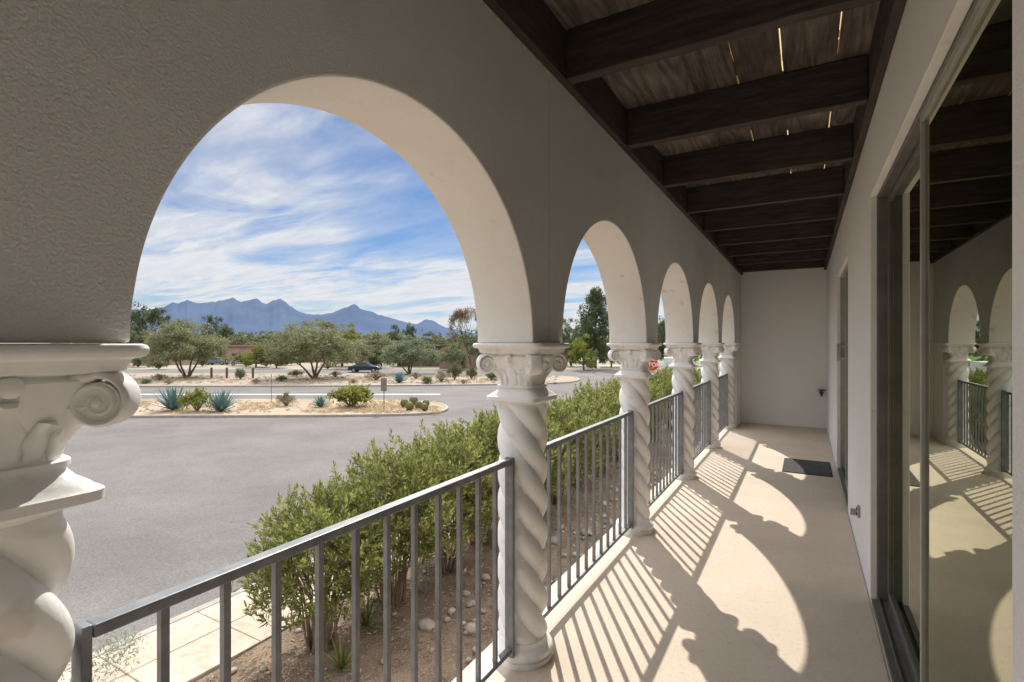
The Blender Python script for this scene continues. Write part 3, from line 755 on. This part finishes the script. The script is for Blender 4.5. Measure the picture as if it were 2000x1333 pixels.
# ---------------------------------------------------------------- trees
def limb(m, p, d, L, r, depth, tips, n=6):
    pts = [p]; q = p.copy(); dd = d.copy()
    for i in range(4):
        dd = (dd+Vector((random.gauss(0,.13),random.gauss(0,.13),random.gauss(0,.07)))).normalized(); q = q+dd*L/4; pts.append(q.copy())
    m.tube(pts, [r*(1-.45*i/4) for i in range(5)], n, cap=False)
    if depth == 0: tips.append(q); return
    for i in range(random.choice((2,3))):
        a = random.uniform(0,2*pi); nd = (dd+Vector((cos(a)*.6,sin(a)*.6,random.uniform(-.1,.4)))).normalized()
        limb(m, q, nd, L*.72, r*.55, depth-1, tips, 5)
def tree_proto(kind, seed):
    random.seed(seed); root = thing({'palo':'palo_verde_tree','pale':'desert_tree','dark':'evergreen_tree','mid':'leafy_tree','yel':'leafy_tree','pine':'pine_tree','bare':'bare_tree'}[kind],'x','tree')
    t = MB(); c = MB(); cl = []
    if kind in ('palo','pale'):
        tips = []
        for i in range(4):
            a = i*pi/2+random.uniform(-.4,.4); limb(t, Vector((0,0,-.01)), Vector((cos(a)*.5,sin(a)*.5,1)).normalized(), .27, .016, 2, tips)
        for p in tips: cl.append((p*1.0, random.uniform(.06,.11)))
        for i in range(160):
            a = random.uniform(0,2*pi); r = .45*random.random()**.55; z = .22+(.68)*sqrt(max(0,1-(r/.5)**2))*random.uniform(.12,1)*random.uniform(.85,1.05)
            cl.append((Vector((r*cos(a), r*sin(a), z)), random.uniform(.05,.10)))
        clump_mesh(c, cl, 95, .045, .0085)
        mat = M['palo'] if kind == 'palo' else M['pale']; tm = M['greenbark']
    elif kind in ('dark','mid','yel'):
        tips = []; t.tube([(0,0,-.02),(.01,0,.2),(0,.01,.35)], [.03,.025,.02], 7)
        for i in range(4):
            a = i*pi/2+random.uniform(-.4,.4); limb(t, Vector((0,.01,.3)), Vector((cos(a)*.5,sin(a)*.5,.8)).normalized(), .22, .016, 1, tips)
        lob = [(Vector((.29*cos(a_),.29*sin(a_),random.uniform(.22,.72))), random.uniform(.15,.23)) for a_ in [random.uniform(0,6.28) for _ in range(17)]]+[(Vector((random.uniform(-.1,.1),random.uniform(-.1,.1),.78)), .2)]
        for (p, r) in lob:
            for i in range(9):
                v = Vector((random.gauss(0,1),random.gauss(0,1),random.gauss(0,1))).normalized()*r
                cl.append((p+v*random.uniform(.5,1), random.uniform(.045,.085)))
        clump_mesh(c, cl, 60, .040, .016)
        mat = {'dark':M['darkleaf'],'mid':M['midleaf'],'yel':M['yelleaf']}[kind]; tm = M['bark']
    elif kind == 'pine':
        t.tube([(0,0,-.02),(.01,0,.5),(0,0,.95)], [.03,.02,.006], 7)
        for i in range(120):
            z = random.uniform(.16,.97); R_ = .48*(max(0,1-((z-.35)/.65)**2.6) if z > .35 else .85)**.8*random.uniform(.5,1.05); a = random.uniform(0,2*pi)
            t.tube([(0,0,z-.05),(R_*cos(a)*.9,R_*sin(a)*.9,z)], [.007,.003], 4, cap=False)
            for k in range(3):
                f = .45+.27*k; cl.append((Vector((R_*cos(a)*f, R_*sin(a)*f, z+random.uniform(-.02,.02))), random.uniform(.04,.08)))
        clump_mesh(c, cl, 46, .035, .013); mat = M['darkleaf']; tm = M['bark']
    else:
        tips = []
        for i in range(5):
            a = i*pi/2.5+random.uniform(-.4,.4); limb(t, Vector((0,0,-.01)), Vector((cos(a)*.35,sin(a)*.35,1)).normalized(), .34, .014, 3, tips)
        for p in tips: cl.append((p, random.uniform(.05,.10)))
        clump_mesh(c, cl, 70, .05, .007); mat = M['redleaf']; tm = M['bark']
    t.build('trunk', tm, root, recalc=False); c.build('crown', mat, root, recalc=False)
    return root
TP = {}
def tree(kind, var, px, d, top_py, wpx, label):
    key = (kind, var)
    used = key in TP
    if not used: TP[key] = tree_proto(kind, sum(map(ord,kind))+var*17)
    x, y = dp(px,d); top_ = EYE+(670-top_py)*d/1000; h = (top_-GZ); w = wpx/1000*d
    place(TP[key], used, (x,y,GZ), random.uniform(0,6.28), (w,w,h), label, 'tree', None)
tree('palo',0,365,60.6,608,160,'spreading olive palo verde on the far median, at left')
tree('palo',1,614,59,606,180,'spreading olive palo verde on the far median, at centre')
tree('pale',0,800,68,646,116,'pale grey-green desert tree in front of the brown house')
tree('dark',0,298,125,584,100,'tall dark tree above the left palo verde')
tree('dark',1,425,140,610,66,'dark round tree behind the left palo verde, on its right')
tree('mid',0,262,95,632,74,'green tree at the left edge of the nearest arch view')
tree('mid',1,470,120,646,84,'low green tree just right of the left palo verde')
tree('mid',0,515,150,644,80,'distant olive tree midway between the two palo verdes')
tree('yel',0,668,92,626,96,'yellow-green tree just behind the centre palo verde')
tree('mid',0,556,110,638,90,'mid green tree behind the left side of the centre palo verde')
tree('palo',0,735,125,640,90,'olive tree between the centre palo verde and the pale desert tree')
tree('mid',1,760,150,644,70,'distant green tree in the middle of the skyline')
tree('dark',1,838,150,646,74,'dark tree behind the brown house')
tree('mid',0,876,118,648,78,'green tree right of the brown house')
tree('bare',0,922,72,580,84,'tall sparse russet tree beside the second column')
tree('mid',1,948,90,622,68,'green tree partly hidden by the second column')
tree('pine',0,1163,85,566,92,'tall dark pine seen through the second arch')
tree('mid',0,1116,95,618,66,'leafy green tree left of the tall pine')
tree('yel',0,1140,78,648,60,'low yellow-green tree in front of the pine')
tree('mid',1,1194,90,636,60,'leafy green tree right of the tall pine')
tree('dark',0,1302,95,610,70,'dark tree seen through the third arch')
tree('mid',0,1372,95,626,64,'green tree seen through the fourth arch')
tree('mid',0,1070,105,628,74,'green tree hidden mostly behind the second column')
tree('yel',0,500,88,664,60,'low yellowish tree by the parked cars at left')
tree('mid',1,540,86,664,60,'low green tree in front of the tan house')
tree('mid',0,440,150,642,70,'far green tree above the parked cars')
tree('palo',0,700,84,658,84,'small olive tree left of the reddish brown house')
tree('mid',1,745,86,662,56,'small green tree in front of the reddish brown house')
tree('mid',1,905,140,642,66,'distant green tree behind the russet tree')
tree('palo',1,885,80,662,64,'small olive tree in front of the garden wall')
tree('mid',0,590,135,642,70,'distant green tree behind the centre palo verde')
tree('mid',1,350,135,630,80,'green tree behind the left palo verde')
tree('dark',1,774,140,629,34,'narrow dark tree on the skyline, left of a pair')
tree('dark',0,798,150,625,36,'narrow dark tree on the skyline, right of a pair')
random.seed(12); m = MB()
for i in range(900):
    px = random.uniform(120,1480); d = random.uniform(150,420); x, y = dp(px,d); hh = random.uniform(4.5,8.5)*(d/250)**.4
    for k in range(26):
        v = Vector((random.gauss(0,1)*2.2,random.gauss(0,1)*2.2,abs(random.gauss(.45,.3))*hh)); leaf(m, Vector((x,y,GZ))+v, Vector((random.gauss(0,1),random.gauss(0,1),random.gauss(0,1))), 1.6, 1.1)
tag(m.build('distant_woodland', M['midleaf'], recalc=False), 'far-off belt of green trees along the foot of the mountains', 'woodland', kind='stuff')

# ---------------------------------------------------------------- mountains
prof = [(-400,640),(-100,622),(100,612),(200,606),(255,604),(300,606),(320,600),(337,591),(350,593),(365,586),(385,593),(405,591),(430,588),(455,582),(470,590),(485,587),(502,583),(512,592),(522,594),(533,587),(548,584),(558,590),(566,598),(582,608),(600,614),(625,615),(650,611),(668,603),(680,599),(692,594),(700,600),(710,606),(725,609),(740,615),(762,621),(780,626),(800,632),(815,633),(832,624),(846,626),(862,637),(880,642),(920,650),(1000,657),(1150,662),(1400,664),(1700,668)]
def ridge(px):
    for i in range(len(prof)-1):
        if prof[i][0] <= px <= prof[i+1][0]:
            f = (px-prof[i][0])/(prof[i+1][0]-prof[i][0]); return prof[i][1]*(1-f)+prof[i+1][1]*f
    return 668
m = MB(); nx = 700; ny = 30
for j in range(ny+1):
    v = j/ny
    for i in range(nx+1):
        px = -400+2100*i/nx; d = 9000+3500*(v-.5)*2
        tt = 1-abs(v-.5)*2
        H = (670-ridge(px)-(1.6*noise.noise(Vector((px*.12,0,0)))+.6*noise.noise(Vector((px*.35,3,0))))*(1 if 200<px<900 else .4))/1000*9000
        n1 = 1-abs(noise.fractal(Vector((px*.022, v*4, 3.3)), .9, 2.1, 5))*1.4
        z = H*(tt**.9)*(1-.32*(1-tt)*(1-n1)*1.6) if v != .5 else H
        x, y = dp(px, 9000); 
        dirv = Vector((x,y)).normalized(); off = (d-9000)
        m.v.append((x+dirv.x*off, y+dirv.y*off, EYE-25+max(z,0)+25*tt))
for j in range(ny):
    for i in range(nx):
        a = j*(nx+1)+i; m.face((a,a+1,a+nx+2,a+nx+1))
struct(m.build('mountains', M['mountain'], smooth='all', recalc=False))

# ---------------------------------------------------------------- houses
winm = pm('window_dark', (.03,.035,.04), (.05,.055,.06), 2, .15, spec=.6)
def house(px, d, w, dep, h, wallc, label, garage=False):
    x, y = dp(px,d); mw = pm('house_paint', wallc, tuple(c*.85 for c in wallc), .8, .9, .4, 8)
    root = thing('house', label, 'house', (x,y,GZ), TH)
    m = MB(); m.box(-w/2,w/2,0,dep,-.1,h); m.build('wall', mw, root)
    m = MB(); m.box(-w/2-.25,w/2+.25,-.25,dep+.25,h,h+.22); m.box(-w/2+.3,w/2-.3,.3,dep-.3,h+.22,h+.34); m.build('roof', pm('roof_trim',tuple(c*.6 for c in wallc),tuple(c*.5 for c in wallc),1,.9), root)
    n = max(2,int(w/3.2))
    for i in range(n):
        cx = -w/2+w*(i+.5)/n
        if i == n//2:
            m = MB(); m.box(cx-.5,cx+.5,-.05,-.002,0,2.1); m.build('door', pm('door_paint',(.12,.07,.05),(.1,.06,.04),2,.6), root)
        elif garage and i == 0:
            m = MB(); m.box(cx-1.2,cx+1.2,-.06,-.002,0,2.2)
            for k in range(1,4): m.box(cx-1.18,cx+1.18,-.075,-.061,k*.55-.02,k*.55)
            m.build('garage_door', pm('garage_paint',(.5,.45,.38),(.45,.4,.34),2,.6), root)
        else:
            m = MB(); m.box(cx-.75,cx+.75,-.05,-.002,.9,2.1); f = m.build('window', M['kerb'], root)
            m = MB(); m.box(cx-.68,cx-.03,-.06,-.051,.97,2.03); m.box(cx+.03,cx+.68,-.06,-.051,.97,2.03); m.build('pane', winm, f)
    return root
house(838,92,11.5,9,3.5,(.20,.11,.08),'brown brick flat-roofed house right of centre')
house(458,104,10,9,3.4,(.42,.27,.20),'pinkish low house behind the parked cars at left', True)
house(575,112,13,9,3.3,(.33,.23,.17),'tan low house behind the centre palo verde')
house(325,100,12,9,3.2,(.45,.37,.29),'cream low house behind the left palo verde', True)
house(725,112,9,9,3.2,(.28,.17,.12),'reddish brown low house left of the brown brick house')
house(1130,150,16,10,3.4,(.40,.32,.25),'tan low house seen through the second arch')
m = MB(); x, y = dp(900,84); mx = Matrix.Translation((x,y,GZ)) @ Matrix.Rotation(TH,4,'Z'); m.box(-3.5,3.5,0,.25,0,2.0,mx=mx); m.box(-3.6,3.6,-.05,.3,2.0,2.1,mx=mx)
tag(m.build('garden_wall', pm('garden_wall_paint',(.30,.19,.14),(.26,.16,.12),1,.9)), 'low brown garden wall right of the brown brick house', 'wall')

# ---------------------------------------------------------------- cars
tyre = pm('tyre', (.015,.015,.015), (.025,.025,.025), 4, .8); rimm = pm('wheel_rim', (.45,.45,.46), (.35,.35,.36), 4, .35, metal=.8)
lampm = pm('lamp_glass', (.7,.7,.68), (.6,.6,.6), 4, .2); redm = pm('tail_lamp', (.35,.02,.02), (.3,.02,.02), 4, .3)
def car(px, py, color, label, rz=0, van=False):
    d = 1000*(EYE-GZ)/(py-670); x, y = dp(px,d)
    root = thing('parked_car' if not van else 'parked_van', label, 'car' if not van else 'van', (x,y,GZ+.004), TH+rz)
    cm = pm('car_paint', color, tuple(c*.9 for c in color), 1, .25, spec=.6)
    if van:
        body = [(-2.3,.35),(2.35,.35),(2.4,.9),(2.3,1.15),(1.55,1.3),(1.0,1.95),(-2.2,2.0),(-2.35,1.9)]; gh = [(1.40,1.32),(.95,1.85),(.1,1.87),(.1,1.32)]; hw = .95; gw = .955
    else:
        body = [(-2.2,.32),(2.2,.32),(2.25,.55),(2.18,.78),(1.9,.86),(1.05,.95),(-1.55,.98),(-2.15,.92),(-2.25,.6)]; gh = [(1.05,.95),(.35,1.38),(-.75,1.42),(-1.5,1.0),(-1.55,.96)]; hw = .88; gw = .74
    def prism(mm, pts, w0, w1=None):
        w1 = w1 or w0; zs = [p[1] for p in pts]; lo, hi = min(zs), max(zs)
        rr = []
        for s_ in (-1,1):
            rr.append([(p[0], s_*(w0+(w1-w0)*(p[1]-lo)/(hi-lo)), p[1]) for p in pts])
        mm.rings(rr)
    m = MB(); prism(m, body, hw, hw-.05); m.build('body', cm, root, bevel=.07, seg=3, smooth=True)
    m = MB(); prism(m, gh, gw+.04 if not van else gw, gw-.10 if not van else gw-.03); m.build('side_glass', winm, root, bevel=.02)
    if not van:
        m = MB(); prism(m, [(.40,1.37),(-.8,1.41),(-.8,1.46),(-.2,1.49),(.3,1.45)], gw-.09); m.build('roof', cm, root, bevel=.02)
    for wx in (-1.38,1.42):
        for s_ in (-1,1):
            m = MB(); m.tube([(wx,s_*(hw-.2),.33),(wx,s_*(hw+.015),.33)], .33, 20); wh = m.build('wheel', tyre, root)
            m = MB(); m.tube([(wx,s_*(hw+.016),.33),(wx,s_*(hw+.03),.33)], .2, 14); m.build('rim', rimm, wh)
    for s_ in (-1,1):
        m = MB(); m.box(2.12,2.27,s_*.62-.17,s_*.62+.17,.62,.76); m.build('headlight', lampm, root, bevel=.02)
        m = MB(); m.box(-2.27,-2.1,s_*.62-.17,s_*.62+.17,.70,.84); m.build('tail_light', redm, root, bevel=.02)
car(713,727.5,(.012,.022,.05),'dark blue car on the far road behind the median, centre')
car(424,713,(.10,.16,.24),'blue-grey car parked in front of the pinkish house, left of three')
car(472,714,(.35,.35,.36),'silver car parked in front of the pinkish house, middle of three', .5)
car(512,711,(.55,.54,.52),'pale car parked in front of the pinkish house, right of three')
car(1318,722,(.75,.75,.74),'white van beyond the stop sign, seen through the third arch',.9,True)

# ---------------------------------------------------------------- signs and posts
def pole(px, py, h, r, mat, root_label, name, cat, plate=None, pm_=None, group=None):
    x, y = gp(px,py); root = thing(name, root_label, cat, (x,y,GZ+.1), TH, group)
    m = MB(); m.tube([(0,0,-.1),(0,0,h)], r, 8); m.build('post', mat, root)
    if plate:
        w, hh, zc = plate; m = MB(); m.box(-w/2,w/2,-r-.02,-r-.004,zc-hh/2,zc+hh/2); m.build('plate', pm_, root, bevel=.004)
    return root
brownp = pm('sign_back', (.26,.20,.15), (.20,.15,.11), 4, .7)
pole(750,806,2.0,.03,brownp,'brown sign plate on a thin post on the near gravel island','road_sign','sign',(.36,.80,1.6),brownp)
pole(530,787,1.95,.025,brownp,'thin brown marker post at the back of the near gravel island','marker_post','post')
pole(822,722,2.3,.035,M['metal'],'small white sign on a post across the far road','road_sign','sign',(.45,.6,2.1),M['paint'])
pole(1160,730,2.2,.03,M['metal'],'small brown sign on a post seen through the second arch','road_sign','sign',(.4,.5,2.0),brownp)
for i, px in enumerate((413,443,494)):
    pole(px,741,1.25,.13,M['bark'],'short wooden post on the far median, %s of three' % ('left','middle','right')[i],'wooden_post','post',group='short wooden posts on the median')

ro = dp(1274,34); root = thing('stop_sign', 'red octagonal stop sign on a metal post, seen through the third arch', 'sign', (ro[0],ro[1],GZ+.1), radians(14))
m = MB(); m.tube([(0,.03,-.1),(0,.03,3.05)], .03, 8); m.build('post', M['metal'], root)
def octa(m, r, y0, y1):
    m.rings([[(r*cos(pi/8+k*pi/4), yy, 2.68+r*sin(pi/8+k*pi/4)) for k in range(8)] for yy in (y0,y1)])
wp = pm('sign_white', (.8,.8,.8), (.75,.75,.75), 3, .5); rp_ = pm('sign_red', (.55,.015,.02), (.5,.015,.02), 3, .5)
m = MB(); octa(m,.45,-.004,0); m.build('border', wp, root)
m = MB(); octa(m,.425,-.009,-.005); pl = m.build('plate', rp_, root)
def letters(txt, size, mat, parent, loc, rot):
    cu = bpy.data.curves.new('text','FONT'); cu.body = txt; cu.size = size; cu.align_x = 'CENTER'; cu.align_y = 'CENTER'; cu.extrude = .001; cu.offset = .006
    ob = bpy.data.objects.new('tmp', cu); COL.objects.link(ob); dg = bpy.context.evaluated_depsgraph_get(); dg.update()
    me = bpy.data.meshes.new_from_object(ob.evaluated_get(dg)); bpy.data.objects.remove(ob)
    me.materials.clear(); me.materials.append(mat); o = bpy.data.objects.new('lettering', me); COL.objects.link(o); o.parent = parent; o.location = loc; o.rotation_euler = rot
    return o
letters('STOP', .38, wp, pl, (0,-.012,2.68), (pi/2,0,0))

# ---------------------------------------------------------------- light, sky, camera
SV = Vector((-.598,.93,1)).normalized()
sun = bpy.data.lights.new('sun','SUN'); sun.energy = 5.0; sun.angle = radians(.5); sun.color = (1,.96,.90)
so = bpy.data.objects.new('sun', sun); COL.objects.link(so); so.rotation_euler = SV.to_track_quat('Z','Y').to_euler(); so.location = (-20,30,40)
w = bpy.data.worlds.new('World'); bpy.context.scene.world = w; w.use_nodes = True
nd, lk = w.node_tree.nodes, w.node_tree.links; bg = nd['Background']; bg.inputs[1].default_value = .15
sky = nd.new('ShaderNodeTexSky'); sky.sky_type = 'NISHITA'; sky.sun_disc = False
sky.sun_elevation = math.asin(SV.z); sky.sun_rotation = math.atan2(SV.x, SV.y); sky.air_density = 1.0; sky.dust_density = .1; sky.ozone_density = 3
tc = nd.new('ShaderNodeTexCoord'); sx = nd.new('ShaderNodeSeparateXYZ'); lk.new(tc.outputs['Generated'], sx.inputs[0])
def mth(op, a, b_=None, clamp=False):
    n = nd.new('ShaderNodeMath'); n.operation = op; n.use_clamp = clamp
    for i, v in enumerate((a,b_)):
        if v is None: continue
        if isinstance(v,(int,float)): n.inputs[i].default_value = v
        else: lk.new(v, n.inputs[i])
    return n.outputs[0]
zz = mth('ADD', mth('MAXIMUM', sx.outputs[2], 0), .10)
u = mth('DIVIDE', sx.outputs[0], zz); v = mth('DIVIDE', sx.outputs[1], zz)
cb = nd.new('ShaderNodeCombineXYZ'); lk.new(u, cb.inputs[0]); lk.new(v, cb.inputs[1])
def rng(src, a, b_, c=0., d=1.):
    r = nd.new('ShaderNodeMapRange'); r.interpolation_type = 'SMOOTHSTEP'
    for i, q in enumerate((a,b_,c,d)): r.inputs[i+1].default_value = q
    lk.new(src, r.inputs[0]); return r.outputs[0]
def cloud(rot, scl, nscale, lo, hi, dist, seed, det=6.0):
    mp = nd.new('ShaderNodeMapping'); mp.inputs['Rotation'].default_value = (0,0,radians(rot)); mp.inputs['Scale'].default_value = scl; mp.inputs['Location'].default_value = (seed,seed*.7,0)
    lk.new(cb.outputs[0], mp.inputs[0]); n = N(nd,'ShaderNodeTexNoise',Scale=nscale,Detail=det,Roughness=.58,Distortion=dist); lk.new(mp.outputs[0], n.inputs['Vector'])
    return rng(n.outputs[0], lo, hi)
ca = cloud(24, (1,2.0,1), .80, .27, .64, .55, 3.1, 6.0)
cbk = cloud(24, (1,1.4,1), .42, .35, .55, .3, 8.4, 3.0)
cf = cloud(10, (1,3.5,1), 2.6, .35, .75, .6, 1.7, 4.0)
fac = mth('MULTIPLY', ca, mth('ADD', mth('MULTIPLY', cbk, .78), .32), True)
fac = mth('MULTIPLY', fac, mth('ADD', mth('MULTIPLY', cf, .25), .90), True)
hz = rng(sx.outputs[2], 0.0, .20, .8, 0.)
fac = mth('ADD', mth('MULTIPLY', fac, .93), mth('MULTIPLY', hz, ca), True)
fill_cloud = rng(sx.outputs[2], .46, .62)  # mask of extra cloud above the view, added to fill the shaded balcony
fac = mth('MAXIMUM', mth('MULTIPLY', fac, .96), mth('MULTIPLY', fill_cloud, .85))
tint = nd.new('ShaderNodeMix'); tint.data_type = 'RGBA'; tint.blend_type = 'MULTIPLY'; tint.inputs[0].default_value = 1; tint.inputs[7].default_value = (.32,.42,.55,1)
lk.new(sky.outputs[0], tint.inputs[6])
bright = mth('ADD', mth('MULTIPLY', fill_cloud, 13.0), mth('ADD', mth('MULTIPLY', cf, .5), 5.1))  # added high cloud is boosted well past the visible clouds for fill light
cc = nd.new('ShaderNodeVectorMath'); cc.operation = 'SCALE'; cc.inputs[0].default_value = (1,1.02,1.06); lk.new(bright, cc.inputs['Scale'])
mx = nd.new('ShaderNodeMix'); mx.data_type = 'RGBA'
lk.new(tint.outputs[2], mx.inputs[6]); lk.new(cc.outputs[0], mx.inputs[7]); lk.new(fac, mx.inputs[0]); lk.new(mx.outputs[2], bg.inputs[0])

cd = bpy.data.cameras.new('camera'); cam = bpy.data.objects.new('camera', cd); COL.objects.link(cam)
cam.location = (0,0,EYE); cam.rotation_euler = (pi/2,0,TH); cd.sensor_width = 36; cd.lens = 18; cd.shift_y = .00175; cd.clip_start = .02; cd.clip_end = 40000
bpy.context.scene.camera = cam
sc = bpy.context.scene; sc.view_settings.view_transform = 'Standard'; sc.view_settings.look = 'None'; sc.view_settings.exposure = 0
